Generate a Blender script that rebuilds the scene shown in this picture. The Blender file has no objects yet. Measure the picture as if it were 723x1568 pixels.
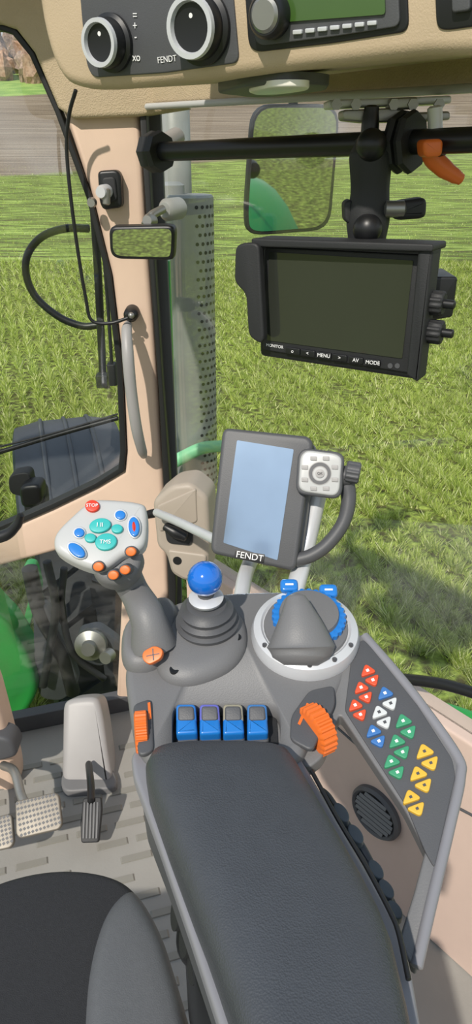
import bpy, math, random
import numpy as np
from mathutils import Vector, Matrix
random.seed(4); rng=np.random.default_rng(7)
S=bpy.context.scene
try:
    S.view_settings.view_transform='Standard'; S.view_settings.look='None'
    S.view_settings.exposure=0.0
except Exception as e: print(e)

# ---------- camera calibration (metres; cab floor z=0, camera 1.35 m up, pitched down) ----------
FPX=1078.0; CX=361.5; CY=784.0; TH=math.radians(27.8)
CAM=Vector((0,0,1.35))
cd=bpy.data.cameras.new('camera'); cam=bpy.data.objects.new('camera',cd); S.collection.objects.link(cam)
cam.location=CAM; cam.rotation_euler=(math.pi/2-TH,0,0)
cd.sensor_fit='VERTICAL'; cd.sensor_height=36; cd.lens=FPX/1568*36; cd.clip_start=.02; cd.clip_end=500
S.camera=cam
def ray(u,v):
    a=(u-CX)/FPX; b=(v-CY)/FPX
    return Vector((a, math.cos(TH)-math.sin(TH)*b, -math.sin(TH)-math.cos(TH)*b))
def V(*a): return Vector(a)
def PL(p,n): return (Vector(p),Vector(n).normalized())
def on(pl,u,v):
    d=ray(u,v); p,n=pl
    return CAM+d*((p-CAM).dot(n)/d.dot(n))
def pp(pl,pts): return [on(pl,u,v) for u,v in pts]
def off(pl,d): return (pl[0]+pl[1]*d,pl[1])
def Yp(y): return PL((0,y,0),(0,-1,0))
def Zp(z): return PL((0,0,z),(0,0,1))

# ---------- materials ----------
def lin(h):
    if isinstance(h,str):
        h=h.lstrip('#'); c=[int(h[i:i+2],16)/255 for i in (0,2,4)]
    else: c=h
    return tuple((x/12.92 if x<=.04045 else ((x+.055)/1.055)**2.4) for x in c)
MC={}
def mat(name,hexc,rough=.5,metal=0,var=.12,scale=25,bump=0,bscale=300,coat=0,vor=False):
    if name in MC: return MC[name]
    m=bpy.data.materials.new(name); m.use_nodes=True; nt=m.node_tree; N=nt.nodes; L=nt.links
    b=N['Principled BSDF']; c=lin(hexc)
    tc=N.new('ShaderNodeTexCoord')
    no=N.new('ShaderNodeTexNoise'); no.inputs['Scale'].default_value=scale; no.inputs['Detail'].default_value=4
    L.new(tc.outputs['Object'],no.inputs['Vector'])
    r=N.new('ShaderNodeMix'); r.data_type='RGBA'
    r.inputs[6].default_value=(*[x*(1-var) for x in c],1); r.inputs[7].default_value=(*[min(1,x*(1+var)) for x in c],1)
    L.new(no.outputs['Fac'],r.inputs[0]); L.new(r.outputs[2],b.inputs['Base Color'])
    b.inputs['Roughness'].default_value=rough; b.inputs['Metallic'].default_value=metal
    if coat: b.inputs['Coat Weight'].default_value=coat; b.inputs['Coat Roughness'].default_value=.08
    if bump:
        if vor:
            t=N.new('ShaderNodeTexVoronoi'); t.inputs['Scale'].default_value=bscale; o=t.outputs['Distance']
        else:
            t=N.new('ShaderNodeTexNoise'); t.inputs['Scale'].default_value=bscale; o=t.outputs['Fac']
        L.new(tc.outputs['Object'],t.inputs['Vector'])
        bp=N.new('ShaderNodeBump'); bp.inputs['Strength'].default_value=bump; bp.inputs['Distance'].default_value=.001
        L.new(o,bp.inputs['Height']); L.new(bp.outputs['Normal'],b.inputs['Normal'])
    MC[name]=m; return m
BEIGE=mat('beige_plastic','#d3b9a4',.55,var=.06,bump=.15,bscale=500)
BEIGED=mat('beige_headliner','#b8a68a',.8,var=.1,bump=.6,bscale=450,vor=True)
BEIGEC=mat('beige_console','#bda98d',.6,var=.06,bump=.3,bscale=600)
PINK=mat('door_panel_beige','#cab3a6',.65,var=.05,bump=.2,bscale=500)
BLACK=mat('black_plastic','#17181a',.4,var=.2)
BLACKM=mat('matte_black','#222325',.6,var=.15,bump=.2,bscale=700)
RUB=mat('rubber_black','#1b1c1c',.5,var=.2)
DG=mat('dark_grey_plastic','#4c4d50',.5,var=.08,bump=.15,bscale=800)
GR=mat('grey_plastic','#6c6c6d',.5,var=.06,bump=.2,bscale=800)
GRL=mat('light_grey_plastic','#979594',.45,var=.06,bump=.1,bscale=800)
BOX=mat('warm_grey_plastic','#a3988b',.5,var=.06)
TRAY=mat('tray_grey','#7f7f84',.38,var=.06)
SIL=mat('silver_plastic','#c8cacd',.35,metal=.2,var=.05)
WHT=mat('pale_silver','#b3b4b3',.35,var=.04)
CHR=mat('bright_metal','#c8c8c6',.22,metal=.9,var=.05)
STL=mat('steel','#9a9994',.4,metal=.8,var=.15)
BLU=mat('blue_plastic','#1d74c4',.3,coat=.4,var=.05)
BLUB=mat('blue_gloss','#1268c8',.12,coat=1,var=.03)
ORG=mat('orange_plastic','#dc6d2a',.4,var=.05)
RED=mat('red_plastic','#d8361c',.4,var=.05)
TEAL=mat('teal_plastic','#2fa9a6',.4,var=.05)
GRNB=mat('green_button','#3a9169',.5,var=.05)
YELB=mat('yellow_button','#d8ad3c',.5,var=.05)
BLUBt=mat('blue_button','#3a6fae',.5,var=.05)
ORGB=mat('orange_button','#d4502f',.5,var=.05)
WHB=mat('white_button','#c8cbcb',.5,var=.05)
LEA=mat('black_leather','#3f4247',.42,var=.12,scale=60,bump=.35,bscale=800,vor=True)
FAB=mat('seat_fabric','#26272a',.9,var=.25,scale=300,bump=.6,bscale=900)
BOL=mat('seat_bolster','#57595c',.65,var=.1,scale=200,bump=.4,bscale=900)
FLO=mat('floor_rubber','#8f8d88',.6,var=.15,scale=8,bump=.3,bscale=200)
FLR=mat('floor_rib','#807e77',.6,var=.1,scale=8)
SCR=mat('monitor_glass','#2f322c',.06,var=.15,scale=6,coat=.6)
LCD=mat('terminal_lcd_reflection','#93a8c0',.14,metal=.5,var=.35,scale=8,coat=.5)  # sky reflection on the screen put into base colour and noise
LCDG=mat('radio_lcd','#3e5c27',.25,var=.1,coat=.6)
MIR=mat('mirror_glass','#dfe3e3',.02,metal=1,var=.01)
GREEN=mat('green_paint','#2c9a4a',.3,var=.06,coat=.4)
GREENL=mat('pale_green_paint','#8fd7a4',.4,var=.05)
TYRE=mat('tyre_rubber','#2b2d30',.75,var=.2,bump=.4,bscale=100)
FEND=mat('fender_plastic','#45484e',.55,var=.12,bump=.3,bscale=120)
PAD=mat('blue_grey_rubber','#5a6268',.55,var=.08)
WLET=mat('white_lettering','#e8e8e8',.6,var=.02)
GREYC=mat('zinc_grey','#9c9e9a',.45,metal=.25,var=.1,scale=12)
LENS=mat('lamp_lens','#e9e6dc',.25,var=.03)

def glassmat():
    m=bpy.data.materials.new('window_glass'); m.use_nodes=True; nt=m.node_tree; N=nt.nodes; N.clear(); L=nt.links
    o=N.new('ShaderNodeOutputMaterial'); mx=N.new('ShaderNodeMixShader'); t=N.new('ShaderNodeBsdfTransparent'); g=N.new('ShaderNodeBsdfGlossy')
    t.inputs[0].default_value=(.97,.98,.97,1); g.inputs['Roughness'].default_value=.02
    tc=N.new('ShaderNodeTexCoord'); no=N.new('ShaderNodeTexNoise'); no.inputs['Scale'].default_value=2.8; no.inputs['Detail'].default_value=3; no.inputs['Distortion'].default_value=1.2
    mr=N.new('ShaderNodeMapRange'); mr.inputs[1].default_value=.42; mr.inputs[2].default_value=.75; mr.inputs[3].default_value=.035; mr.inputs[4].default_value=.24  # window glare and haze put in as noise patches of gloss
    L.new(tc.outputs['Object'],no.inputs[0]); L.new(no.outputs[0],mr.inputs[0]); L.new(mr.outputs[0],mx.inputs[0])
    L.new(t.outputs[0],mx.inputs[1]); L.new(g.outputs[0],mx.inputs[2]); L.new(mx.outputs[0],o.inputs[0]); return m
GLASS=glassmat()

# ---------- mesh helpers ----------
def G(name):
    e=bpy.data.objects.new(name,None); S.collection.objects.link(e); e.empty_display_size=.05; return e
def mk(name,vs,fs,m,par=None,smooth=True,ang=38):
    me=bpy.data.meshes.new(name); me.from_pydata([tuple(v) for v in vs],[],fs); me.validate(); me.update()
    if smooth:
        me.shade_smooth()
        try: me.set_sharp_from_angle(angle=math.radians(ang))
        except Exception: pass
    me.materials.append(m)
    o=bpy.data.objects.new(name,me); S.collection.objects.link(o)
    if par: o.parent=par
    return o
def rounded(pts,r,n=5):
    out=[];k=len(pts)
    for i in range(k):
        p=pts[i];a=pts[i-1]-p;b=pts[(i+1)%k]-p
        ra=min(r,a.length*.45);rb=min(r,b.length*.45)
        A=p+a.normalized()*ra;B=p+b.normalized()*rb
        for j in range(n+1):
            t=j/n; out.append(A*(1-t)**2+p*2*t*(1-t)+B*t*t)
    return out
def cat(p0,p1,p2,p3,t):
    return .5*((2*p1)+(p2-p0)*t+(2*p0-5*p1+4*p2-p3)*t*t+(3*p1-p0-3*p2+p3)*t**3)
def smc(pts,n=5):
    k=len(pts);return [cat(pts[i-1],pts[i],pts[(i+1)%k],pts[(i+2)%k],j/n) for i in range(k) for j in range(n)]
def smo(pts,n=6):
    q=[pts[0]*2-pts[1]]+list(pts)+[pts[-1]*2-pts[-2]]
    out=[cat(q[i-1],q[i],q[i+1],q[i+2],j/n) for i in range(1,len(q)-2) for j in range(n)]
    return out+[pts[-1]]
def newell(p):
    n=Vector((0,0,0))
    for i in range(len(p)): n+=p[i-1].cross(p[i])
    return n
def prep(pts,n):
    pts=list(pts)
    c=sum(pts,Vector())/len(pts)
    if newell([p-c for p in pts]).dot(n)<0: pts.reverse()
    return pts
def insetd(pts,n):
    out=[];k=len(pts)
    for i in range(k):
        e1=(pts[i]-pts[i-1]);e2=(pts[(i+1)%k]-pts[i])
        if e1.length<1e-7:e1=e2
        if e2.length<1e-7:e2=e1
        m1=n.cross(e1).normalized();m2=n.cross(e2).normalized();m=m1+m2
        if m.length<1e-4:m=m1
        m.normalize();c=max(.6,m.dot(m1));out.append(m/c)
    return out
def rings(name,ring_list,m,par,cap0=True,cap1=True,smooth=True,ang=38):
    k=len(ring_list[0]);vs=[];fs=[]
    for r in ring_list: vs+=r
    for i in range(len(ring_list)-1):
        for j in range(k):
            a=i*k+j;b=i*k+(j+1)%k;fs.append((a,b,b+k,a+k))
    if cap0: fs.append(tuple(reversed(range(k))))
    if cap1: fs.append(tuple(range((len(ring_list)-1)*k,len(ring_list)*k)))
    return mk(name,vs,fs,m,par,smooth,ang)
def ext(name,pts,n,depth,bev,m,par=None,bs=4):
    n=Vector(n).normalized();pts=prep(pts,n);d=insetd(pts,n);R=[[p-n*depth for p in pts]]
    if bev<=0: R.append(list(pts))
    else:
        for i in range(bs+1):
            a=i/bs*math.pi/2
            R.append([p+q*(bev*(1-math.cos(a)))+n*(bev*(math.sin(a)-1)) for p,q in zip(pts,d)])
    return rings(name,R,m,par)
def E(name,pl,px,depth,bev,m,par=None,r=0,sm=0):
    q=pp(pl,px)
    if sm:q=smc(q,sm)
    elif r:q=rounded(q,r)
    return ext(name,q,pl[1],depth,bev,m,par)
def pillow(name,pts,n,depth,h,m,par=None,edge=.35,k=8):
    n=Vector(n).normalized();pts=prep(pts,n);c=sum(pts,Vector())/len(pts)
    R=[[p-n*depth for p in pts]]
    for i in range(k+1):
        a=i/k*math.pi/2;s=1-edge*(1-math.cos(a));R.append([c+(p-c)*s+n*(h*(math.sin(a)-0)) for p in pts])
    for s in (.45,.25,.08): R.append([c+(p-c)*s+n*(h*1.04) for p in pts])
    return rings(name,R,m,par,ang=60)
def frames(path,up=None):
    fr=[];T=[]
    k=len(path)
    for i in range(k):
        t=(path[min(i+1,k-1)]-path[max(i-1,0)]).normalized();T.append(t)
    u=Vector(up) if up else (Vector((0,0,1)) if abs(T[0].z)<.9 else Vector((1,0,0)))
    for t in T:
        u=(u-t*u.dot(t)).normalized();fr.append((u,t.cross(u)))
    return T,fr
def tube(name,path,r,m,par=None,seg=14,n=6,up=None,flat=1.0,smooth=True,ease=True):
    rr=r if isinstance(r,(list,tuple)) else [r]*len(path)
    if smooth and len(path)>2:
        P=smo(path,n);Rr=[]
        for i in range(len(rr)-1):
            for j in range(n):
                t=j/n;t=t*t*(3-2*t) if ease else t;Rr.append(rr[i]*(1-t)+rr[i+1]*t)
        Rr.append(rr[-1])
    else: P=list(path);Rr=list(rr)
    T,fr=frames(P,up);R=[]
    def ring(p,f,r): return [p+f[0]*(math.cos(2*math.pi*j/seg)*r)+f[1]*(math.sin(2*math.pi*j/seg)*r*flat) for j in range(seg)]
    R.append(ring(P[0]-T[0]*Rr[0]*.25,fr[0],Rr[0]*.6))
    for p,f,r_ in zip(P,fr,Rr):R.append(ring(p,f,r_))
    R.append(ring(P[-1]+T[-1]*Rr[-1]*.25,fr[-1],Rr[-1]*.6))
    return rings(name,R,m,par,ang=50)
def lathe(name,prof,o,ax,m,par=None,seg=40,sx=1,cap=True):
    ax=Vector(ax).normalized();u=Vector((1,0,0));u=(u-ax*u.dot(ax))
    if u.length<.1:u=Vector((0,1,0));u=(u-ax*u.dot(ax))
    u.normalize();w=ax.cross(u)
    R=[[o+ax*h+u*(math.cos(2*math.pi*j/seg)*max(r,1e-5)*sx)+w*(math.sin(2*math.pi*j/seg)*max(r,1e-5)) for j in range(seg)] for r,h in prof]
    return rings(name,R,m,par,cap,cap)
def ball(name,o,r,m,par=None,k=14):
    return lathe(name,[(r*math.sin(math.pi*i/k),-r*math.cos(math.pi*i/k)) for i in range(k+1)],o,(0,0,1),m,par)
def boxm(name,c,x,y,z,w,d,h,m,par=None,bev=.003):
    x=Vector(x).normalized();z=Vector(z).normalized();y=z.cross(x).normalized()
    q=[c+x*(sx*w/2)+y*(sy*d/2)+z*(h/2) for sx,sy in((-1,-1),(1,-1),(1,1),(-1,1))]
    return ext(name,rounded(q,bev*1.5,3) if bev else q,z,h,bev,m,par)
def text(name,s,pl,u,v,size,m,par,u2=None,v2=None):
    n=pl[1];p=on(pl,u,v)
    x=(on(pl,u2,v2)-p).normalized() if u2 is not None else (on(pl,u+20,v)-p).normalized()
    y=n.cross(x).normalized()
    c=bpy.data.curves.new(name,'FONT');c.body=s;c.size=size;c.align_x='CENTER';c.align_y='CENTER';c.extrude=.0002
    c.materials.append(m);o=bpy.data.objects.new(name,c);S.collection.objects.link(o)
    M=Matrix((x,y,n)).transposed().to_4x4();M.translation=p+n*.0004;o.matrix_world=M;o.parent=par;return o

# ================= EXTERIOR =================
GZ=-1.15
def terr_z(x,y):
    py=[-60,17,24,40,60,80,95,110,200];pz=[GZ,GZ,-.95,-.1,2.3,5.3,7.6,10.,22.]
    return np.interp(y,py,pz)
xs=np.linspace(-120,120,61);ys=np.concatenate([np.linspace(-60,10,12),np.linspace(12,30,19),np.linspace(32,130,40)])
vs=[(x,y,float(terr_z(x,y))) for y in ys for x in xs];nx=len(xs)
fs=[(j*nx+i,j*nx+i+1,(j+1)*nx+i+1,(j+1)*nx+i) for j in range(len(ys)-1) for i in range(nx-1)]
m=bpy.data.materials.new('field_ground');m.use_nodes=True;nt=m.node_tree;N=nt.nodes;L=nt.links;b=N['Principled BSDF']
b.inputs['Roughness'].default_value=.95;b.inputs['Specular IOR Level'].default_value=.1
geo=N.new('ShaderNodeNewGeometry');sp=N.new('ShaderNodeSeparateXYZ');L.new(geo.outputs['Position'],sp.inputs[0])
def nz(scale,det=5,vec=None):
    n_=N.new('ShaderNodeTexNoise');n_.inputs['Scale'].default_value=scale;n_.inputs['Detail'].default_value=det;L.new(vec or geo.outputs['Position'],n_.inputs['Vector']);return n_.outputs['Fac']
def math_(op,a,b_):
    x=N.new('ShaderNodeMath');x.operation=op
    for i,q in enumerate((a,b_)):
        if isinstance(q,(int,float)):x.inputs[i].default_value=q
        else:L.new(q,x.inputs[i])
    return x.outputs[0]
def ramp(f,st):
    r=N.new('ShaderNodeValToRGB');el=r.color_ramp.elements
    while len(el)<len(st):el.new(.5)
    for e_,(p,c) in zip(el,st):e_.position=p;e_.color=(*lin(c),1)
    L.new(f,r.inputs[0]);return r.outputs[0]
def mixc(f,a,b_):
    x=N.new('ShaderNodeMix');x.data_type='RGBA';L.new(f,x.inputs[0]);L.new(a,x.inputs[6]);L.new(b_,x.inputs[7]);return x.outputs[2]
def mapped(sc,rot=0):
    mp=N.new('ShaderNodeMapping');mp.inputs['Scale'].default_value=sc;mp.inputs['Rotation'].default_value=(0,0,rot);L.new(geo.outputs['Position'],mp.inputs['Vector']);return mp.outputs[0]
near=ramp(nz(14,7),[(.36,'#565234'),(.47,'#6c723e'),(.58,'#8f9e4c'),(.72,'#b2c462')])
strip=ramp(nz(2.4,9,mapped((.35,2.8,1),.10)),[(.34,'#6b6647'),(.46,'#727f48'),(.56,'#94a956'),(.68,'#b6c872')])
brown=ramp(nz(1.6,8,mapped((.08,2.2,.5),.15)),[(.35,'#6f6153'),(.5,'#8b7b68'),(.65,'#a29380')])
fargreen=ramp(nz(.6,4),[(.4,'#86a65a'),(.6,'#a0ba68')])
q=math_('SUBTRACT',sp.outputs[1],math_('MULTIPLY',sp.outputs[0],.5))
q=math_('ADD',q,math_('MULTIPLY',nz(.3,3),1.5))
def step(val,edge,w=.6):
    r=N.new('ShaderNodeMapRange');r.inputs[1].default_value=edge-w;r.inputs[2].default_value=edge+w;L.new(val,r.inputs[0]);return r.outputs[0]
c1=mixc(step(math_('ADD',sp.outputs[1],nz(1,2)),17.8,.3),near,strip)
c2=mixc(step(q,45),c1,brown);c3=mixc(step(q,91),c2,fargreen);L.new(c3,b.inputs['Base Color'])
bp=N.new('ShaderNodeBump');bp.inputs['Strength'].default_value=.9;bp.inputs['Distance'].default_value=.15;L.new(nz(7,8),bp.inputs['Height']);L.new(bp.outputs[0],b.inputs['Normal'])
mk('ground_field',vs,fs,m)
# grass blades : one mesh
def blades(nb,y0,y1,hmin,hmax,wmul):
    yy=np.exp(rng.uniform(math.log(y0),math.log(y1),nb));wx=.46*yy+.9
    xx=rng.uniform(-1,1,nb)*wx
    rp=(xx*.95+yy*.3);rowx=np.round(rp/.17)*.17-rp
    xx=xx+rowx*.68+rng.normal(0,.013,nb)
    cl=np.sin(xx*5.1+yy*2.3)*.8+np.sin(xx*2.2-yy*4.1+1.3)*.8+np.sin(xx*11+yy*8.7)+np.sin(xx*23-yy*19)+np.sin(xx*31+yy*37)+rng.normal(0,.6,nb)
    k=cl>-.6;xx=xx[k];yy=yy[k];cl=cl[k];n_=len(xx)
    zz=terr_z(xx,yy);hh=rng.uniform(hmin,hmax,n_)*(1+.012*yy)*(.7+.15*np.clip(cl,-1,4));an=rng.uniform(0,6.283,n_);wd=rng.uniform(.0026,.0052,n_)*(1+.11*yy)*wmul
    le=rng.uniform(.2,1.2,n_)*hh;la=rng.uniform(0,6.283,n_)
    co=np.zeros((n_,3,3));co[:,0]=np.stack([xx-np.cos(an)*wd,yy-np.sin(an)*wd,zz-.01],1);co[:,1]=np.stack([xx+np.cos(an)*wd,yy+np.sin(an)*wd,zz-.01],1)
    co[:,2]=np.stack([xx+np.cos(la)*le,yy+np.sin(la)*le,zz+hh],1);return co
co=np.concatenate([blades(560000,2.2,17.3,.04,.11,1.0),blades(30000,17.6,42,.03,.05,.7)])
cw=(np.abs(co[:,0,0]+.62)<.35)&(np.abs(co[:,0,1]-2.42)<.85);co=co[~cw];nb=len(co)
me=bpy.data.meshes.new('grass');me.vertices.add(nb*3);me.vertices.foreach_set('co',co.ravel());me.loops.add(nb*3);me.loops.foreach_set('vertex_index',np.arange(nb*3))
me.polygons.add(nb);me.polygons.foreach_set('loop_start',np.arange(0,nb*3,3));me.polygons.foreach_set('loop_total',np.full(nb,3));me.update()
gm=bpy.data.materials.new('grass_blades');gm.use_nodes=True;nt=gm.node_tree;N=nt.nodes;L=nt.links;N.clear()
o_=N.new('ShaderNodeOutputMaterial');geo=N.new('ShaderNodeNewGeometry')
ga=ramp(geo.outputs['Random Per Island'],[(0,'#869b4a'),(.35,'#a8bf56'),(.75,'#c7d972'),(1,'#eff2c2')])
gb=ramp(geo.outputs['Random Per Island'],[(0,'#7c8a44'),(.4,'#a3b35a'),(.75,'#cbd07c'),(1,'#efe9b8')])
gc=mixc(nz(.9,4),ga,gb)
df=N.new('ShaderNodeBsdfDiffuse');tr=N.new('ShaderNodeBsdfTranslucent');mx=N.new('ShaderNodeMixShader');mx.inputs[0].default_value=.3
L.new(gc,df.inputs[0]);L.new(gc,tr.inputs[0]);L.new(df.outputs[0],mx.inputs[1]);L.new(tr.outputs[0],mx.inputs[2]);L.new(mx.outputs[0],o_.inputs[0])
me.materials.append(gm);go=bpy.data.objects.new('grass_crop',me);S.collection.objects.link(go)
# distant autumn trees, haze put into their paled colours : one mesh
tv=[];tf=[]
for i in range(340):
    x=-72+i*.35+random.uniform(-1,1);y=random.uniform(90,122);r=random.uniform(.9,2.0);z0=float(terr_z(x,y))
    b0=len(tv);k1,k2=6,9
    for a in range(k1+1):
        for c_ in range(k2):
            t=math.pi*a/k1;p=2*math.pi*c_/k2;rr=r*random.uniform(.65,1.35)
            tv.append((x+rr*math.sin(t)*math.cos(p),y+rr*math.sin(t)*math.sin(p),z0+1.2*r-1.5*rr*math.cos(t)))
    for a in range(k1):
        for c_ in range(k2): tf.append((b0+a*k2+c_,b0+a*k2+(c_+1)%k2,b0+(a+1)*k2+(c_+1)%k2,b0+(a+1)*k2+c_))
tm=bpy.data.materials.new('hazed_autumn_foliage');tm.use_nodes=True;nt=tm.node_tree;N=nt.nodes;L=nt.links;geo=N.new('ShaderNodeNewGeometry')
b=N['Principled BSDF'];b.inputs['Roughness'].default_value=1
L.new(mixc(nz(1.4,7),ramp(geo.outputs['Random Per Island'],[(0,'#84736b'),(.4,'#9c887c'),(.75,'#bd8a62'),(1,'#8f8466')]),ramp(nz(3.5,3),[(.4,'#746862'),(.6,'#b8a295')])),b.inputs['Base Color'])
mk('tree_line',tv,tf,tm,smooth=False)

# exhaust column with perforated guard
g=G('exhaust_guard')
def vert_cyl(nm,u,v0,v1,y,rpx,m_,par,seg=40):
    a=on(Yp(y),u,v0);t=a.y/ray(u,v0).y;r=rpx/FPX*t;d=ray(u,v1);z1=1.35+d.z/d.y*y
    lathe(nm,[(r*.93,0),(r,-.005),(r,z1-a.z)],a,(0,0,1),m_,par,seg);return a,r,z1
vert_cyl('upper_pipe',266,150,330,2.02,24,GREYC,g)
a,r,z1=vert_cyl('guard_sleeve',291,298,735,1.9,36,GREYC,g)
hv=[];hf=[]
rows=int((a.z-z1)/.021)
for i in range(rows):
    for j in range(5):
        ang=math.radians(-72+j*15+(7.5 if i%2 else 0));z=a.z-.025-i*.021
        c=Vector((a.x+math.cos(ang)*(r+.0006),a.y+math.sin(ang)*(r+.0006),z));t=Vector((-math.sin(ang),math.cos(ang),0))
        b0=len(hv);hv+=[c+t*math.cos(k*math.pi/4)*.0046+Vector((0,0,1))*math.sin(k*math.pi/4)*.0046 for k in range(8)];hf.append(tuple(range(b0,b0+8)))
mk('guard_holes',hv,hf,BLACK,g,False)
tube('inner_pipe',[V(a.x-.045,a.y+.03,a.z+.02),V(a.x-.045,a.y+.03,a.z-.4),V(a.x-.045,a.y+.03,z1)],.03,GREYC,g)
tube('guard_bracket',pp(Yp(1.8),[(258,712),(280,700),(310,686),(340,683)]),[.019,.018,.017,.016],GREENL,g)
# exterior mirror
g=G('wing_mirror')
MO=PL((0.08,2.3,1.1),(.25,-1,-.10))
E('mirror_housing',MO,[(387,160),(522,160),(506,352),(380,362),(375,330)],.025,.004,BLACKM,g,r=.06)
E('mirror_face',off(MO,.002),[(391,165),(518,165),(501,347),(384,356),(380,330)],.002,0,MIR,g,r=.055)
tube('mirror_arm',[on(MO,450,200)+V(0,.06,0),on(MO,455,120)+V(0,.06,.02),on(MO,470,40)+V(0,-.2,.05)],.014,BLACK,g)
# rear wheel fender (behind the cab, seen in the mirror)
g=G('rear_wheel_fender')
RFR=[]
for i in range(13):
    A=math.radians(-80+i*13.3);rr_=V(0,math.sin(A),math.cos(A))
    RFR.append([V(1.55,-.7,-.42)+V(w_,0,0)+rr_*h for w_,h in((-.3,.8),(-.28,.86),(-.15,.9),(.15,.9),(.28,.86),(.3,.8),(.25,.78),(-.25,.78))])
rings('fender_arch',RFR,GREEN,g,ang=50)
lathe('tyre',[(.3,-.22),(.6,-.24),(.70,-.2),(.72,0),(.70,.2),(.6,.24),(.3,.22)],V(1.55,-.7,-.42),(1,0,0),TYRE,g,48)
lathe('marker_lamp',[(0,.05),(.05,.04),(.06,0),(.05,-.04),(0,-.05)],V(1.5,-.3,.62),(0,1,0),BLACK,g)
tube('lamp_post',[V(1.5,-.35,.34),V(1.5,-.33,.6)],.012,BLACK,g,smooth=False)
# front wheel and fender
wa=V(.96,.28,0).normalized();wc=V(-.62,2.42,-.41)
g=G('front_wheel')
lathe('tyre',[(.36,-.15),(.55,-.17),(.66,-.15),(.69,-.08),(.7,0),(.69,.08),(.66,.15),(.55,.17),(.36,.15)],wc,wa,TYRE,g,60)
lathe('rim',[(.05,.05),(.2,.05),(.34,.13),(.37,.14),(.36,-.14),(.05,-.1)],wc,wa,GREYC,g,40)
lv=[];lf=[]
wu=V(0,0,1);ww=wa.cross(wu)
for i in range(30):
    for sd in(-1,1):
        an=2*math.pi*(i+(.5 if sd>0 else 0))/30;pts=[]
        for (w_,da) in((.005,0),(.16,.12),(.16,.20),(.005,.08)):
            A=an+da;R_=wu*math.cos(A)+ww*math.sin(A)
            for h in(.67,.735 if w_<.1 else .715):pts.append(wc+wa*(w_*sd)+R_*h)
        b0=len(lv);lv+=pts
        for f in((0,2,3,1),(2,4,5,3),(4,6,7,5),(6,0,1,7),(1,3,5,7)):lf.append(tuple(b0+k for k in f))
mk('tread_lugs',lv,lf,TYRE,g,False)
g=G('front_fender')
FR=[]
for i in range(12):
    A=math.radians(-75+i*10);R_=wu*math.cos(A)+ww*math.sin(A)
    FR.append([wc+wa*w_+R_*h for w_,h in((-.2,.77),(-.19,.80),(-.1,.82),(.1,.82),(.19,.80),(.2,.75),(.185,.75),(.17,.78),(-.18,.78))])
rings('fender_shell',FR,FEND,g,ang=50)
for w_ in(-.09,.0,.09):
    tube('fender_rib',[wc+wa*w_+(wu*math.cos(math.radians(A))+ww*math.sin(math.radians(A)))*.82 for A in range(-60,33,15)],.008,FEND,g)
g=G('tractor_bonnet')
hd=V(-.28,.96,0);hs=V(.96,.28,0);hc=V(-1.30,2.0,0)
H=[]
for t,sc in((0,1),(.5,1),(1.2,.98),(1.7,.85),(1.9,.6)):
    H.append([hc+hd*t+hs*(x_*sc)+V(0,0,z_*(.9+.1*sc)) for x_,z_ in((-.35,-.6),(-.38,0),(-.33,.3),(-.2,.38),(.2,.38),(.33,.3),(.38,0),(.35,-.6))])
rings('bonnet_shell',H,GREEN,g,ang=30)
E('side_cowl',Yp(1.60),[(-60,915),(0,948),(28,985),(52,1032),(52,1070),(20,1110),(-60,1140)],.10,.02,GREEN,g,sm=4)
E('cowl_strip',Yp(1.7),[(32,868),(52,866),(62,905),(40,975),(26,985),(45,915)],.04,.004,GREEN,g,r=.02)
g=G('steering_linkage')
for nm,px,y,r_ in(('steering_link',[(45,870),(62,940),(95,1000),(112,1060)],1.64,.022),('hose',[(72,860),(85,930),(75,1000),(66,1050)],1.60,.012),('hose_b',[(98,870),(95,930),(112,1000),(160,1040)],1.62,.010)):
    tube(nm,pp(Yp(y),px),r_,BLACKM,g)
lathe('knuckle',[(0.0,.05),(.02,.05),(.022,.03),(.045,.02),(.047,-.03),(0,-.03)],on(Yp(1.62),140,985),(0,-1,.3),STL,g)
lathe('knuckle_cap',[(0.0,.03),(.018,.03),(.02,0),(0,0)],on(Yp(1.60),168,1002),(-.3,-1,.3),STL,g)
E('knuckle_plate',Yp(1.63),[(118,968),(150,960),(185,985),(188,1010),(150,1022),(120,1008)],.03,.006,FEND,g,r=.02)
E('bracket_plate',Yp(1.63),[(50,930),(70,925),(100,990),(122,1045),(96,1075),(60,1070),(52,1010)],.03,.006,FEND,g,r=.03)
g=G('work_light')
E('lamp_bracket',Yp(1.62),[(12,728),(45,722),(48,745),(68,750),(72,800),(40,812),(35,760),(14,757)],.04,.004,BLACKM,g,r=.02)
E('lamp_body',Yp(1.58),[(28,745),(62,742),(64,775),(32,780)],.05,.01,BLACK,g,r=.02)
tube('grab_rail',pp(Yp(1.66),[(136,350),(100,350),(65,362),(43,388),(40,420),(55,455),(90,485),(125,499),(150,498)]),.0085,BLACK)
g=G('windscreen_wiper')
tube('wiper_arm',pp(Yp(1.62),[(143,305),(150,420),(155,520),(158,585)]),.009,BLACK,g)
tube('wiper_rod',pp(Yp(1.60),[(160,400),(166,480),(172,570)]),.004,BLACKM,g)
boxm('wiper_pivot',on(Yp(1.6),158,582),(1,0,0),0,(0,0,1),.03,.03,.03,BLACKM,g)
boxm('wiper_pivot_b',on(Yp(1.6),172,572),(1,0,0),0,(0,0,1),.02,.03,.05,BLACKM,g)
tube('wiper_blade',pp(Yp(1.64),[(-60,708),(0,692),(90,665),(180,640)]),.006,BLACK,g)
tube('wiper_blade_rubber',pp(Yp(1.64),[(-60,700),(0,684),(90,661),(180,634)]),.0025,BLACKM,g)

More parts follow.
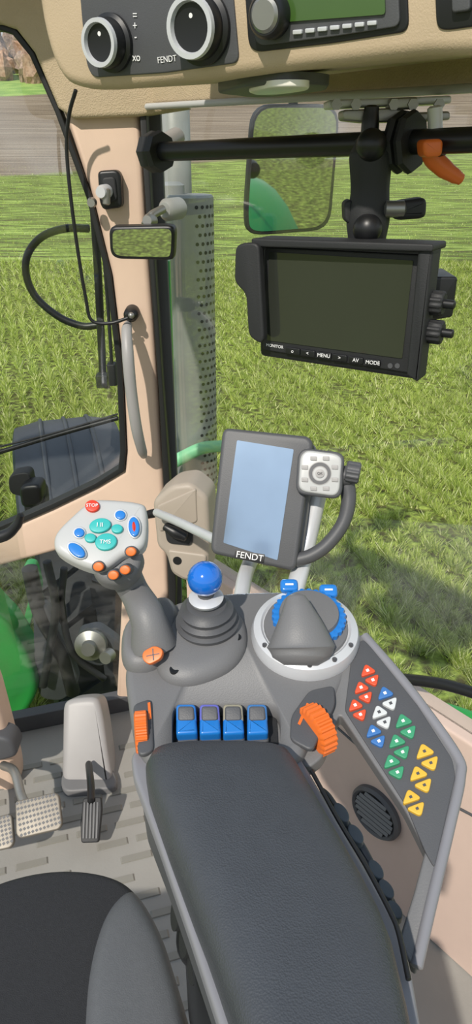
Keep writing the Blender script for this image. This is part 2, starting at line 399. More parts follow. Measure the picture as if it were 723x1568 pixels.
# ================= CAB SHELL =================
WP=PL((-.16,1.42,0),(-.82,-.71,0))
wdir=V(.71,-.82,0)
def wpt(s,z,o=0): return V(-.16,1.42,0)+wdir*s+WP[1]*o+V(0,0,z)
fl=[V(-1.3,1.1,0),V(-.27,1.44,0),V(-.14,1.44,0),V(.8,.33,0),V(.8,-.7,0),V(-1.3,-.7,0)]
ext('floor',fl,(0,0,1),.05,0,FLO)
rv=[];rf=[]
ux=V(.96,.28,0).normalized();uy=V(-.28,.96,0).normalized()
for i in range(-9,12):
    for j in range(-14,10):
        if (i+j)%7==3:continue
        c=V(-.35,.85,0)+ux*(i*.085+(j%2)*.04)+uy*(j*.045)
        if c.x>-.02 or c.y>1.3: continue
        b0=len(rv);w_,h_=.034,.008
        for zz_ in(0,.003):
            s_=1 if zz_==0 else .9
            rv+=[c+ux*(a_*w_*s_)+uy*(b_*h_*s_)+V(0,0,zz_) for a_,b_ in((-1,-1),(1,-1),(1,1),(-1,1))]
        rf+=[(b0+4,b0+5,b0+6,b0+7)]+[(b0+k,b0+(k+1)%4,b0+4+(k+1)%4,b0+4+k) for k in range(4)]
mk('floor_mat',rv,rf,FLR,None,False)
g=G('wall_right')
def wslab(nm,s0,s1,z0,z1,th,m_,par,o=0,bev=.006):
    q=[wpt(s0,z0,o),wpt(s1,z0,o),wpt(s1,z1,o),wpt(s0,z1,o)];return ext(nm,q,WP[1],th,bev,m_,par)
wslab('lower_panel',0.06,1.33,0,.51,.05,PINK,g)
ext('rear_panel',[V(.78,.33,0),V(.78,-.7,0),V(.78,-.7,.6),V(.78,.33,.51)],(-1,0,0),.05,.005,PINK,g)
tube('panel_groove',[wpt(.3,.42,.001),wpt(.45,.36,.001),wpt(.62,.34,.001),wpt(.8,.38,.001),wpt(1.0,.4,.001)],.0025,DG,g)
wslab('header_panel',-.03,1.33,1.405,1.64,.05,BEIGED,g)
g=G('window_right')
ext('pane',[wpt(.03,.51,-.02),wpt(1.3,.51,-.02),wpt(1.3,1.41,-.02),wpt(.03,1.41,-.02)],WP[1],.004,0,GLASS,g)
tube('bottom_rail',[on(off(WP,.02),u,v) for u,v in((600,1038),(640,1042),(680,1048),(723,1060),(800,1085))],.009,BLACK,g)
tube('top_seal',[wpt(.02,1.402,.01),wpt(1.3,1.402,.01)],.005,WHT,g)
g=G('door_sill_trim')
tube('green_trim',[on(off(WP,-.06),u,v) for u,v in((600,1072),(640,1076),(680,1084),(723,1098),(800,1128))],.010,GREEN,g)
tube('trim_lower',[on(off(WP,-.05),u,v) for u,v in((600,1085),(640,1090),(680,1100),(723,1118),(800,1150))],.010,BLACKM,g)
g=G('window_front')
ext('pane',[V(-.22,1.5,0),V(-1.35,1.17,0),V(-1.35,1.17,1.6),V(-.22,1.5,1.6)],(.28,-.96,0),.004,0,GLASS,g)
A_=Yp(1.42)
E('rubber_seal',off(A_,.004),[(-60,30),(0,36),(24,44),(52,80),(92,170),(140,300),(170,420),(187,560),(193,690),(190,722),(150,746),(80,780),(0,815),(-60,838),(-60,828),(0,806),(80,771),(145,740),(181,718),(184,690),(178,560),(162,422),(132,303),(84,172),(45,85),(18,52),(0,46),(-60,42)],.03,.002,RUB,g)
g=G('cab_pillar')
E('pillar_body',A_,[(90,150),(212,150),(222,330),(235,500),(248,700),(254,800),(258,905),(256,1070),(178,1078),(184,960),(188,880),(196,800),(188,795),(160,812),(110,838),(60,852),(0,868),(-60,880),(-60,838),(0,815),(80,780),(150,746),(190,722),(193,690),(187,560),(170,420),(140,300)],.06,.012,BEIGE,g)
E('door_seal',off(A_,.01),[(213,170),(224,170),(237,400),(250,600),(262,760),(270,900),(266,1040),(256,1040),(258,905),(252,780),(243,600),(228,400)],.04,.003,RUB,g)
E('outer_frame',PL((0,1.47,0),(0,-1,0)),[(222,170),(246,170),(256,400),(266,600),(278,900),(280,1040),(256,1040),(256,800),(240,400)],.02,.002,DG,g)
E('outer_frame_green',PL((0,1.485,0),(0,-1,0)),[(240,400),(260,400),(270,720),(280,900),(256,900),(256,800)],.02,.002,GREEN,g)
g=G('ceiling')
ext('roof_liner',[V(-1.3,1.0,1.64),V(-1.3,1.18,1.64),V(-.2,1.5,1.64),V(.8,.4,1.64),V(.65,.4,1.64),V(-.15,1.3,1.64)],(0,0,-1),.04,0,BEIGED,g)  # unseen roof, cut back to a strip so sun reaches the pillar
E('front_header',PL((0,1.40,0),(0,-1,0)),[(-260,-100),(-260,30),(-60,32),(0,36),(24,44),(52,80),(88,165),(112,182),(215,178),(290,166),(290,-100)],.05,.008,BEIGED,g)
ext('toe_board',[V(-1.3,1.12,0),V(-.25,1.43,0),V(-.25,1.43,.05),V(-1.3,1.12,.05)],(.28,-.96,0),.03,.003,DG)

# ================= OVERHEAD CONSOLE =================
g=G('overhead_console')
OP=PL((-.16,.88,1.41),(-.50,-.86,-.08))
ob=[(52,-90),(56,0),(72,75),(92,118),(118,134),(170,138),(300,126),(450,108),(650,86),(800,70),(800,-90)]
ext('console_shell',smc(pp(OP,ob),3),OP[1],.36,.012,BEIGEC,g)
E('climate_panel',off(OP,.002),[(118,-60),(124,20),(132,100),(142,119),(250,112),(366,96),(352,-60)],.004,.0015,DG,g,r=.008)
E('radio_bay',off(OP,.002),[(371,-60),(380,70),(392,80),(510,66),(626,48),(622,-60)],.004,.0015,BLACK,g,r=.008)
E('radio_face',off(OP,.005),[(380,-60),(390,62),(400,70),(510,56),(612,40),(608,-60)],.004,.001,DG,g,r=.006)
E('radio_display',off(OP,.007),[(403,-40),(405,36),(590,22),(588,-40)],.002,0,LCDG,g,r=.003)
for i in range(7):
    u=455+i*19;v=50-i*2.3
    E('radio_key',off(OP,.008),[(u-7,v-4),(u+7,v-5),(u+7,v+2),(u-7,v+3)],.003,.0005,SIL,g,r=.001)
lathe('radio_knob',[(.018,0),(.018,.012),(.015,.016),(.0,.016)],on(off(OP,.006),418,24),OP[1],BLACK,g)
lathe('radio_knob_ring',[(.0135,.0162),(.011,.0185),(0,.0185)],on(off(OP,.006),418,24),OP[1],STL,g)
E('switch_bay',off(OP,.002),[(664,-60),(668,40),(680,47),(800,30),(800,-60)],.004,.0015,BLACK,g,r=.008)
E('switch_rocker',off(OP,.008),[(690,-40),(692,20),(720,16),(720,-40)],.006,.0015,DG,g,r=.003)
for nm,u,v,r_ in (('fan_knob',172,66,.0255),('temp_knob',310,43,.0305)):
    o=on(off(OP,.003),u,v)
    lathe(nm,[(r_,0),(r_,.004),(r_*.86,.006),(r_*.84,.018),(r_*.80,.020),(r_*.62,.019),(0,.019)],o,OP[1],BLACK,g)
    lathe(nm+'_ring',[(r_*.83,.019),(r_*.81,.0235),(r_*.67,.0235),(r_*.63,.019)],o,OP[1],SIL,g,cap=False)
    lathe(nm+'_dot',[(.002,.0185),(.002,.0198),(0,.0198)],o+V(0,0,r_*.3),OP[1],WLET,g)
for u,v,t in((207,24,'='),(207,40,'+'),(208,56,'-'),(206,88,'x'),(212,88,'o')): text('icon',t,off(OP,.0025),u,v,.010,WLET,g)
text('panel_lettering','FENDT',off(OP,.0025),256,91,.0075,WLET,g,280,88)
UN=PL((0,0,1.398),(0,0,-1))
E('lamp_bezel',UN,[(330,143),(370,133),(440,127),(505,131),(500,139),(450,146),(390,150)],.01,.003,DG,g,r=.02)
E('lamp_glass',off(UN,.003),[(378,141),(420,133),(475,133),(472,139),(430,145),(392,146)],.006,.002,LENS,g,r=.02)

# ================= BAR, MOUNT, MONITOR =================
g=G('mounting_bar')
b0=on(Yp(1.16),232,233);b1=on(Yp(.80),780,212)
tube('bar_tube',[b0,b1],.0125,BLACK,g,seg=24,smooth=False)
bd=(b1-b0).normalized()
def onbar(u):
    best=min(range(200),key=lambda i:abs(((lambda p:CX+FPX*p.x/((p.y)*math.cos(TH)+(1.35-p.z)*math.sin(TH)))(b0+(b1-b0)*(i/199)))-u));return b0+(b1-b0)*(best/199)
for u,w_ in((246,.006),(236,.010)):
    lathe('clamp_flange',[(.010,-w_),(.026,-w_),(.028,-w_*.4),(.026,w_),(.010,w_)],onbar(u),bd,BLACKM,g,8)
tube('wall_clamp',[b0,b0+V(.03,.1,.02)],.014,GRL,g,smooth=False)
for u in(612,630): lathe('clamp_plate',[(.011,-.004),(.030,-.005),(.032,0),(.030,.005),(.011,.004)],onbar(u),bd,BLACKM,g,8)
g=G('monitor_mount')
RP=PL((0,.90,1.38),(0,-1,0))
E('rail_top',RP,[(503,153),(692,146),(692,158),(503,166)],.05,.002,SIL,g,r=.003)
E('rail_lower',off(RP,.01),[(525,168),(600,165),(640,172),(690,170),(690,184),(640,186),(560,188),(525,184)],.04,.002,STL,g,r=.004)
for u in(515,545,603,632,672):
    lathe('bolt',[(.0,.004),(.006,.004),(.006,0),(0,0)],on(off(RP,.012),u,160),(0,-1,0),STL,g,6)
E('rail_block',off(RP,.014),[(598,150),(640,148),(640,166),(598,168)],.03,.002,STL,g,r=.003)
c0=on(Yp(.885),567,196);c1=on(Yp(.885),566,232);
tube('ball_stud',[c0+V(0,0,.02),c0,c1],[.008,.010,.012],BLACK,g)
arm=pp(Yp(.875),[(568,212),(568,240),(567,290),(564,335),(562,372)])
tube('socket_arm',arm,[.017,.024,.022,.025,.022],BLACKM,g,seg=8,flat=.8,up=(1,0,0))
for u,v in((569,222),(563,350)): ball('socket_ball',on(Yp(.86),u,v),.0165,BLACK,g)
tube('arm_screw',pp(Yp(.865),[(590,320),(618,320)]),.009,STL,g,smooth=False)
E('arm_knob',Yp(.86),[(600,313),(615,308),(650,303),(655,308),(654,330),(648,335),(612,338),(601,334)],.022,.006,BLACKM,g,r=.005)
E('arm_knob_b',Yp(.87),[(527,310),(540,305),(541,345),(528,340)],.022,.003,BLACKM,g,r=.005)
lp=Yp(.86)
lathe('lever_hub',[(.009,-.02),(.013,-.018),(.013,.0),(.010,.004),(0,.004)],on(lp,668,208),(0,0,1),BLACK,g)
tube('lever_post',pp(lp,[(666,165),(667,205)]),.008,SIL,g,smooth=False)
tube('clamp_lever',pp(lp,[(662,216),(662,238),(678,256),(695,268),(707,275)]),[.011,.011,.010,.008,.006],ORG,g,flat=.8)
E('lever_cap',Yp(.82),[(648,214),(680,212),(678,240),(650,242)],.03,.004,ORG,g,r=.006)

g=G('monitor')
MP=PL(tuple(on(Yp(.84),525,470)),(-.50,-.86,.03))
E('body',MP,[(394,372),(662,381),(640,582),(398,545)],.032,.004,BLACK,g,r=.006)
E('top_hood',off(MP,.022),[(384,365),(664,374),(663,386),(386,378)],.05,.002,BLACKM,g,r=.003)
E('side_hood',off(MP,.028),[(360,376),(378,371),(396,373),(404,520),(398,527),(380,515),(376,450),(358,432)],.010,.003,BLACKM,g,r=.008)
E('right_hood',off(MP,.018),[(640,384),(664,380),(640,586),(622,575)],.03,.003,BLACKM,g,r=.004)
E('bezel',off(MP,.003),[(404,378),(645,390),(628,572),(402,536)],.006,.002,BLACKM,g,r=.005)
E('screen',off(MP,.0042),[(412,386),(633,399),(616,549),(409,521)],.002,0,SCR,g,r=.002)
labs=['o','<','MENU','>','AV','MODE']
for i,(lb,u) in enumerate(zip(labs,(448,471,496,520,545,571))):
    v=536+(u-440)*.145
    E('button',off(MP,.006),[(u-11,v-6),(u+11,v-3),(u+11,v+7),(u-11,v+4)],.004,.0008,BLACK,g,r=.002)
    text('button_label',lb,off(MP,.0062),u,v+.5,.0062,WLET,g,u+20,v+2.9)
text('maker_label','MONITOR',off(MP,.0034),421,530,.0052,WLET,g,441,533)
for u in(598,609): lathe('sensor',[(.003,0),(.003,.001),(0,.001)],on(off(MP,.003),u,560),MP[1],DG,g)
bk=Yp(.83)
E('yoke_plate',bk,[(655,424),(702,424),(694,486),(655,492)],.06,.003,BLACK,g,r=.004)
def wheel(nm,o,ax,r_,w_,m_,par,k=22,dp=.87):
    ax=Vector(ax).normalized();a1=V(0,0,1) if abs(ax.z)<.8 else V(1,0,0);a1=(a1-ax*a1.dot(ax)).normalized();a2=ax.cross(a1);R=[]
    for h,rs in((-w_,.86),(-w_*.8,1),(w_*.8,1),(w_,.86)):
        R.append([o+ax*h+(a1*math.cos(2*math.pi*j/(k*4))+a2*math.sin(2*math.pi*j/(k*4)))*(r_*rs*(1 if j%4<2 else dp)) for j in range(k*4)])
    rings(nm,R,m_,par)
for u,v in((668,464),(666,508)):
    o=on(Yp(.79),u,v);ax=V(.86,-.5,0)
    tube('knob_shaft',[o-ax*.02,o+ax*.02],.005,BLACK,g,smooth=False)
    wheel('thumb_knob',o,ax,.0135,.009,BLACKM,g,12,.9)

# ================= PILLAR FITTINGS =================
g=G('grab_handle')
tube('grip',[on(Yp(1.395),196,497),on(Yp(1.37),194,508),on(Yp(1.345),196,545),on(Yp(1.34),201,600),on(Yp(1.345),209,655),on(Yp(1.37),217,688),on(Yp(1.4),220,697)],[.008,.0105,.0115,.0115,.0115,.0105,.008],GRL,g,seg=20)
g=G('interior_mirror')
IM=PL(tuple(on(Yp(1.22),216,371)),(-.12,-1,-.06))
E('housing',IM,[(166,347),(262,345),(268,352),(266,396),(260,399),(178,397),(168,388)],.02,.005,BLACK,g,r=.012)
E('glass',off(IM,.001),[(172,352),(258,350),(263,356),(261,391),(255,394),(181,392),(173,385)],.002,0,MIR,g,r=.010)
tube('mirror_stem',[on(Yp(1.25),222,345),on(Yp(1.26),232,330),on(Yp(1.28),250,320)],.007,STL,g)
lathe('pivot',[(.0,.012),(.012,.012),(.018,.004),(.018,-.03),(0,-.03)],on(Yp(1.3),258,321),(-.6,-1,0),GREYC,g)
tube('pivot_mount',[on(Yp(1.32),262,321),on(Yp(1.41),256,324)],.01,DG,g,smooth=False)
lathe('joint',[(.0,.008),(.008,.008),(.011,0),(.011,-.012),(0,-.012)],on(Yp(1.25),228,338),(-.3,-1,.1),STL,g)
g=G('latch_bracket')
E('plate',off(A_,.025),[(149,262),(178,260),(185,268),(187,318),(158,322),(152,310)],.03,.005,BLACK,g,r=.008)
E('inner_plate',off(A_,.03),[(155,272),(176,270),(180,308),(161,312)],.01,.003,BLACKM,g,r=.008)
lathe('knob',[(.0,.03),(.009,.03),(.012,.02),(.012,0),(0,0)],on(off(A_,.03),163,293),(-.2,-1,0),SIL,g)
tube('lever',pp(off(A_,.05),[(163,290),(163,312)]),.007,STL,g,smooth=False)
lathe('pin',[(.0,.012),(.007,.012),(.009,0),(0,0)],on(off(A_,.03),141,310),(0,-1,0),STL,g)
g=G('antenna_cable')
tube('cable',[on(Yp(y),u,v) for u,v,y in((116,138,1.34),(106,175,1.36),(102,225,1.37),(108,300,1.37),(120,390,1.37),(131,455,1.37),(140,490,1.37),(168,495,1.37),(196,487,1.37))],.0033,BLACK,g,n=8)
lathe('cable_boss',[(.0,.02),(.008,.018),(.014,.008),(.015,-.03),(0,-.03)],on(off(A_,.02),201,481),(0,-1,0),BLACK,g)
ball('cable_end',on(off(A_,.045),201,483),.006,STL,g)

g=G('lock_housing')
BP=PL(tuple(on(Yp(1.14),280,820)),(-.15,-1,.1))
E('housing',BP,[(233,768),(262,744),(292,740),(318,762),(321,820),(318,888),(284,892),(262,880),(254,850),(240,838)],.08,.010,BOX,g,r=.012)
E('face_plate',off(BP,.003),[(240,775),(300,748),(302,800),(244,815)],.006,.003,BOX,g,r=.006)
E('catch_recess',off(BP,.004),[(250,800),(296,806),(294,836),(256,832)],.004,.001,BLACKM,g,r=.01)
tube('catch',pp(off(BP,.015),[(252,806),(268,815),(285,822)]),[.007,.011,.009],BLACK,g)
lathe('socket',[(.0,.003),(.008,.003),(.010,0),(0,0)],on(off(BP,.002),272,858),BP[1],BLACK,g)
E('front_lip',off(BP,.004),[(256,842),(316,850),(314,884),(284,888),(264,876)],.008,.004,BOX,g,r=.008)
lathe('side_boss',[(.0,.01),(.008,.01),(.01,-.03),(0,-.03)],on(Yp(1.2),231,787),(-1,-.5,0),BLACK,g)

# ================= TERMINAL =================
TP=PL(tuple(on(Yp(.80),400,765)),(-.14,-.87,.46))
g=G('terminal_display')
E('body',TP,[(346,655),(472,668),(480,678),(454,868),(446,874),(326,848),(322,838),(340,662)],.022,.005,DG,g,r=.006)
E('back_cover',off(TP,-.018),[(360,665),(486,680),(462,860),(345,845)],.025,.006,GR,g,r=.01)
E('screen',off(TP,.0008),[(363,674),(450,688),(425,858),(342,831)],.001,0,LCD,g,r=.002)
E('label_plate',off(TP,.001),[(361,842),(406,849),(404,862),(358,855)],.001,.0003,BLACK,g,r=.001)
text('label','FENDT',off(TP,.0013),382.5,852.3,.0115,WLET,g,404,856)
KP=off(TP,.014)
E('keypad',KP,[(470,689),(515,695),(524,702),(520,752),(512,760),(464,753),(457,745),(460,698)],.016,.003,WHT,g,r=.007)
E('keypad_rim',off(KP,-.003),[(466,686),(519,692),(528,700),(524,756),(514,764),(460,757),(453,748),(456,696)],.014,.003,DG,g,r=.007)
kc=(490,725)
lathe('nav_ring',[(.0135,0),(.0135,.001),(.0095,.001),(.0095,0)],on(KP,*kc),TP[1],DG,g,cap=False)
lathe('nav_gap',[(.0145,0),(.0145,.0005),(.0085,.0005),(.0085,0)],on(KP,*kc),TP[1],GRL,g,cap=False)
lathe('ok_key',[(.0055,0),(.0055,.0015),(0,.002)],on(KP,*kc),TP[1],GRL,g)
text('ok_label','OK',off(KP,.0022),kc[0],kc[1],.0045,BLACK,g)
for i in range(8):
    a_=i*math.pi/4+.39
    u,v=kc[0]+math.cos(a_)*25,kc[1]+math.sin(a_)*25
    E('key',off(KP,.0012),[(u-5,v-3.5),(u+5,v-3),(u+5,v+3.5),(u-5,v+3)],.002,.0005,GRL,g,r=.001)
ao=on(off(TP,.002),533,722)
tx=(on(TP,480,678)-on(TP,346,655)).normalized()
wheel('scroll_knob',ao+tx*.006,tx,.0135,.009,DG,g,12,.92)
tube('grip_loop',pp(off(TP,-.012),[(530,738),(534,765),(526,800),(503,832),(478,850),(452,858)]),[.011,.0095,.0088,.0088,.0088,.009],DG,g,seg=18)
tube('loop_root',pp(off(TP,-.006),[(515,730),(535,728)]),.013,DG,g,smooth=False)
tube('support_tube',[on(Yp(.86),392,840),on(Yp(.78),376,880),on(Yp(.72),368,925)],.010,SIL,g)
tube('support_tube_b',[on(Yp(.83),486,760),on(Yp(.80),468,840),on(Yp(.73),446,925)],.012,SIL,g)
tube('cross_tube',[on(Yp(1.12),240,785),on(Yp(1.0),275,800),on(Yp(.86),335,829)],.0075,SIL,g)

# ================= CONSOLE =================
KN=V(0,-.208,.978);K=PL((0,.44,.90),KN)
arm_g=G('control_console')
con=E('console_body',K,[(190,1030),(196,1002),(225,955),(262,920),(345,905),(440,902),(525,915),(552,968),(545,1000),(525,1045),(502,1085),(482,1120),(455,1172),(225,1172),(204,1130),(196,1075)],.075,.008,GR,arm_g,r=.02)
cut=E('cutter',off(K,.01),[(266,1066),(424,1066),(432,1085),(430,1130),(414,1145),(262,1145),(262,1085)],.032,0,GR,None,r=.008)
try:
    md=con.modifiers.new('recess','BOOLEAN');md.operation='DIFFERENCE';md.object=cut;md.solver='EXACT'
    bpy.context.view_layer.update();dg=bpy.context.evaluated_depsgraph_get()
    nm_=bpy.data.meshes.new_from_object(con.evaluated_get(dg));con.modifiers.clear();con.data=nm_
except Exception as e: print('bool',e)
bpy.data.objects.remove(cut)
E('recess_liner',off(K,-.0195),[(268,1070),(422,1070),(426,1142),(266,1142)],.003,0,BLACKM,arm_g)
tints=['#2a6fb8','#5f62b0','#8f8a78','#3b6fa8']
for i,u in enumerate((285,321,357,394)):
    w_=15.5
    q=off(K,-.002)
    E('rocker_base',q,[(u-w_,1098),(u+w_,1098),(u+w_+2,1122),(u-w_+0,1124)],.016,.003,BLU,arm_g,r=.003)
    q2=PL(tuple(on(off(K,-.002),u,1100)),(0,-.55,.83))
    E('rocker_rim',q2,[(u-w_,1078),(u+w_-1,1078),(u+w_+1,1108),(u-w_,1109)],.010,.002,mat('rocker_tint_%d'%i,tints[i],.3),arm_g,r=.004)
    E('rocker_cap',off(q2,.0015),[(u-w_+3,1081),(u+w_-4,1081),(u+w_-2,1103),(u-w_+3,1104)],.004,.0015,DG,arm_g,r=.003)
    E('rocker_foot',off(K,-.012),[(u-w_,1122),(u+w_+2,1121),(u+w_+3,1136),(u-w_,1138)],.006,.002,DG,arm_g,r=.003)
for nm,px in(('left_wheel_housing',[(203,1078),(232,1068),(236,1150),(212,1158)]),('right_wheel_housing',[(446,1095),(474,1056),(512,1048),(514,1078),(478,1150),(444,1132)])):
    E(nm,off(K,.003),px,.004,.002,DG,arm_g,r=.006)
wheel('orange_thumb_wheel',on(off(K,-.006),217,1122),(1,.15,0),.0185,.0058,ORG,arm_g,24,.92)
wheel('orange_thumb_wheel_right',on(off(K,-.008),484,1118),(.85,.5,.0),.0225,.0085,ORG,arm_g,24,.93)
E('wheel_scale',off(K,.0034),[(456,1108),(470,1076),(474,1078),(460,1110)],.001,0,ORG,arm_g)
E('wheel_scale_left',off(K,.0034),[(226,1076),(230,1075),(232,1100),(228,1102)],.001,0,ORG,arm_g)
NP=PL(tuple(on(K,600,1130)+V(0,0,-.004)),(-.12,-.30,.95))
E('wing_frame',NP,[(535,985),(556,968),(572,980),(640,1070),(703,1160),(708,1190),(692,1262),(684,1300),(656,1312),(620,1240),(520,1092),(494,1160),(470,1178),(455,1160),(500,1075)],.016,.002,GR,arm_g,r=.006)
E('wing_arm',off(NP,-.0004),[(652,1300),(692,1262),(662,1385),(640,1486),(624,1470),(612,1436),(634,1368)],.018,.002,GR,arm_g,r=.004)
E('wing_face',off(NP,.001),[(540,992),(556,978),(568,990),(640,1080),(693,1162),(698,1188),(684,1250),(666,1330),(652,1306),(622,1234),(528,1088)],.003,.001,DG,arm_g,r=.004)
tube('wing_rim',pp(off(NP,-.002),[(558,974),(600,1022),(640,1072),(699,1156),(705,1190),(690,1260),(660,1385),(638,1480)]),.0045,TRAY,arm_g)
cols=[[(567,1032),(594,1067),(622,1110),(655,1157)],[(557,1058),(585,1096),(612,1141),(645,1191)],[(548,1085),(576,1125),(604,1172),(634,1227)]]
cm=[[(ORGB,ORGB),(BLUBt,WHB),(GRNB,GRNB),(YELB,YELB)],[(ORGB,ORGB),(WHB,WHB),(GRNB,GRNB),(YELB,YELB)],[(ORGB,ORGB),(BLUBt,BLUBt),(GRNB,GRNB),(YELB,YELB)]]
BPn=off(NP,.004)
for r_ in range(3):
    for c_ in range(4):
        u,v=cols[r_][c_];sc=1.06+.08*c_;ma,mb=cm[r_][c_]
        ta=[(-14,4),(-7,-16),(10,-4)];tb=[(-10,8),(13,-1),(9,18)]
        for t_,m_,nn in((ta,ma,'a'),(tb,mb,'b')):
            E('panel_key_'+nn,BPn,[(u+x_*sc,v+y_*sc) for x_,y_ in t_],.004,.0008,m_,arm_g,r=.004)
            cx_=u+sum(x_ for x_,_ in t_)/3*sc;cy_=v+sum(y_ for _,y_ in t_)/3*sc
            E('panel_icon',off(BPn,.0004),[(cx_-3,cy_-1),(cx_+1,cy_-3),(cx_+3,cy_+1),(cx_-1,cy_+2.5)],.0006,0,WLET if m_ is not WHB and m_ is not YELB else DG,arm_g)

g=G('joystick')
pillow('boot_base',smc(pp(K,[(186,998),(192,965),(222,932),(255,920),(272,938),(273,970),(262,1005),(235,1027),(205,1030),(190,1018)]),4),KN,.004,.014,GR,g,edge=.3)
jp=[on(off(K,.01),236,990),on(off(K,.035),226,945),on(Yp(.565),205,905),on(Yp(.565),186,872),on(Yp(.567),172,848)]
tube('shaft',jp,[.0215,.0165,.0145,.0165,.020],GR,g,seg=20,n=8)
ln_=V(-.12,-.62,.78).normalized()
E('shaft_label',PL(tuple(jp[0]+ln_*.0235),tuple(ln_)),[(218,998),(236,988),(250,994),(247,1008),(228,1018),(218,1010)],.006,.0008,ORG,g,r=.004)
LPn=PL(tuple(jp[0]+ln_*.0238),tuple(ln_))
for qx in([(224,1004),(244,1000),(244,1001.5),(224,1005.5)],[(233,993),(234.8,993),(236,1011),(234,1011)]): E('label_cross',LPn,qx,.0004,0,DG,g)
JP=PL(tuple(on(Yp(.56),155,815)),(.03,-.62,.78))
ext('head',smc(pp(JP,[(82,836),(85,815),(108,790),(138,766),(165,763),(212,768),(224,780),(223,826),(208,843),(188,850),(166,866),(145,870),(118,862),(92,848)]),4),JP[1],.018,.006,WHT,g)
ext('head_lower',smc(pp(off(JP,-.012),[(140,856),(170,846),(208,838),(218,850),(205,880),(180,892),(155,888),(140,872)]),4),JP[1],.022,.008,GR,g)
def btn(nm,u,v,rx,ry,m_,par=g,pl=JP,h=.0035,rot=0):
    c,s=math.cos(rot),math.sin(rot)
    pts=[(u+rx*math.cos(t)*c-ry*math.sin(t)*s,v+rx*math.cos(t)*s+ry*math.sin(t)*c) for t in[i*math.pi/10 for i in range(20)]]
    E(nm,off(pl,h),pts,h+.002,.0012,m_,par)
btn('stop_button',141,774,11,9,RED);text('stop_label','STOP',off(JP,.0037),141,774,.0045,WLET,g)
for u,v in((121,815),(184,788)):
    btn('blue_key_rim',u,v,10.5,9.5,SIL,h=.002);btn('blue_key',u,v,8,7,BLU,h=.0038)
btn('teal_key_a',153,804,17,11,TEAL,rot=-.2);btn('teal_key_b',162,829,17,13,TEAL,rot=-.2)
btn('teal_key_c',138,823,9,7,TEAL);btn('teal_key_d',179,809,9,7,TEAL)
for (u,v,ro) in((117,842,.65),(205,806,1.5)):
    btn('rocker_rim',u,v,18,11,SIL,rot=ro,h=.003);btn('blue_rocker',u,v,15,8.5,BLU,rot=ro,h=.0055)
btn('red_mark',205,806,8,3,RED,rot=1.5,h=.006)
text('tms_label','TMS',off(JP,.0038),161,830,.0055,WLET,g);text('tms_label','I II',off(JP,.0038),153,804,.006,WLET,g)
for (u,v,a_) in((150,868,0),(200,845,0),(173,881,0),(191,873,0)):
    q=PL(tuple(on(off(JP,-.008),u,v)),(-.1,-.9,.45))
    btn('orange_key_rim',u,v,10,9,DG,pl=q,h=.009);btn('orange_key',u,v,8,7,ORG,pl=q,h=.012)
g=G('ball_lever')
pillow('lever_plinth',smc(pp(K,[(238,1000),(250,965),(285,938),(325,930),(362,940),(377,965),(375,1000),(350,1030),(300,1050),(262,1048),(242,1030)]),4),KN,.004,.014,GR,g,edge=.42)
bo=on(off(K,.012),318,955);bx=V(-.02,-.12,1).normalized()
lathe('bellows',[(.030,0),(.031,.004),(.027,.006),(.027,.008),(.0285,.011),(.024,.014),(.024,.016),(.0255,.019),(.021,.022),(.019,.026),(.012,.028),(0,.028)],bo,bx,DG,g)
lathe('collar',[(.010,.026),(.015,.030),(.0165,.034),(.012,.037),(0,.037)],bo,bx,SIL,g)
kb=on(Yp((bo+bx*.049).y),314,886)
ball('blue_knob',kb,.0165,BLUB,g)
tube('stem',[bo+bx*.02,kb],.008,DG,g,smooth=False)
for u,v in((362,985),(268,1034)): lathe('screw_hole',[(.0045,.0),(.0045,.0095),(.003,.0095),(0,.009)],on(off(K,.002),u,v),KN,BLACK,g)
g=G('crossgate_control')
cc=on(off(K,.002),467,974)
cr=.0515
lathe('silver_disc',[(cr,-.004),(cr*1.02,.004),(cr*.97,.012),(cr*.84,.016),(cr*.80,.014),(0,.014)],cc,KN,SIL,g,56)
lathe('grey_insert',[(cr*.79,.013),(cr*.77,.017),(cr*.5,.018),(0,.018)],cc,KN,GR,g)
bc=cc+V(.003,.007,.0)
wheel('blue_dial',bc+KN*.019,tuple(KN),.0355,.006,BLU,g,30,.95)
lathe('dial_cap',[(.029,.024),(.028,.029),(.018,.031),(0,.031)],bc,KN,GR,g)
f0=on(off(K,.017),461,1008);f1=on(off(K,.023),461,990);f2=on(off(K,.035),459,962);f3=on(off(K,.045),456,936);f4=on(off(K,.052),453,914)
tube('lever_fin',[f0,f1,f2,f3,f4],[.026,.0315,.0235,.0155,.009],GR,g,seg=32,n=8,flat=.75,up=(1,0,0),ease=False)
for a_ in range(5):
    t=math.radians(-150+a_*30);p=cc+V(math.cos(t)*cr*.9,math.sin(t)*cr*.9*.978,math.sin(t)*cr*.9*.2)+KN*.0135
    lathe('disc_screw',[(.0022,0),(.0022,.002),(0,.0015)],p,KN,DG,g)
btn('orange_mark',524,937,8,4,YELB,par=g,pl=off(K,.012),h=.002,rot=.8)
btn('white_mark',396,953,5,8,WHT,par=g,pl=off(K,.012),h=.003,rot=.4)
for u,v,u2,v2 in((443,897,445,922),(503,905,500,928)):
    p=on(off(K,.022),u,v);tube('toggle_post',[on(off(K,.004),u2,v2),p],.005,SIL,g,smooth=False)
    boxm('blue_toggle',p,(1,0,0),0,(0,-.5,.86),.018,.014,.006,BLU,g,.003)
    boxm('toggle_slot',p+V(0,-.5,.86)*.0033,(1,0,0),0,(0,-.5,.86),.008,.0018,.0008,WLET,g,0)

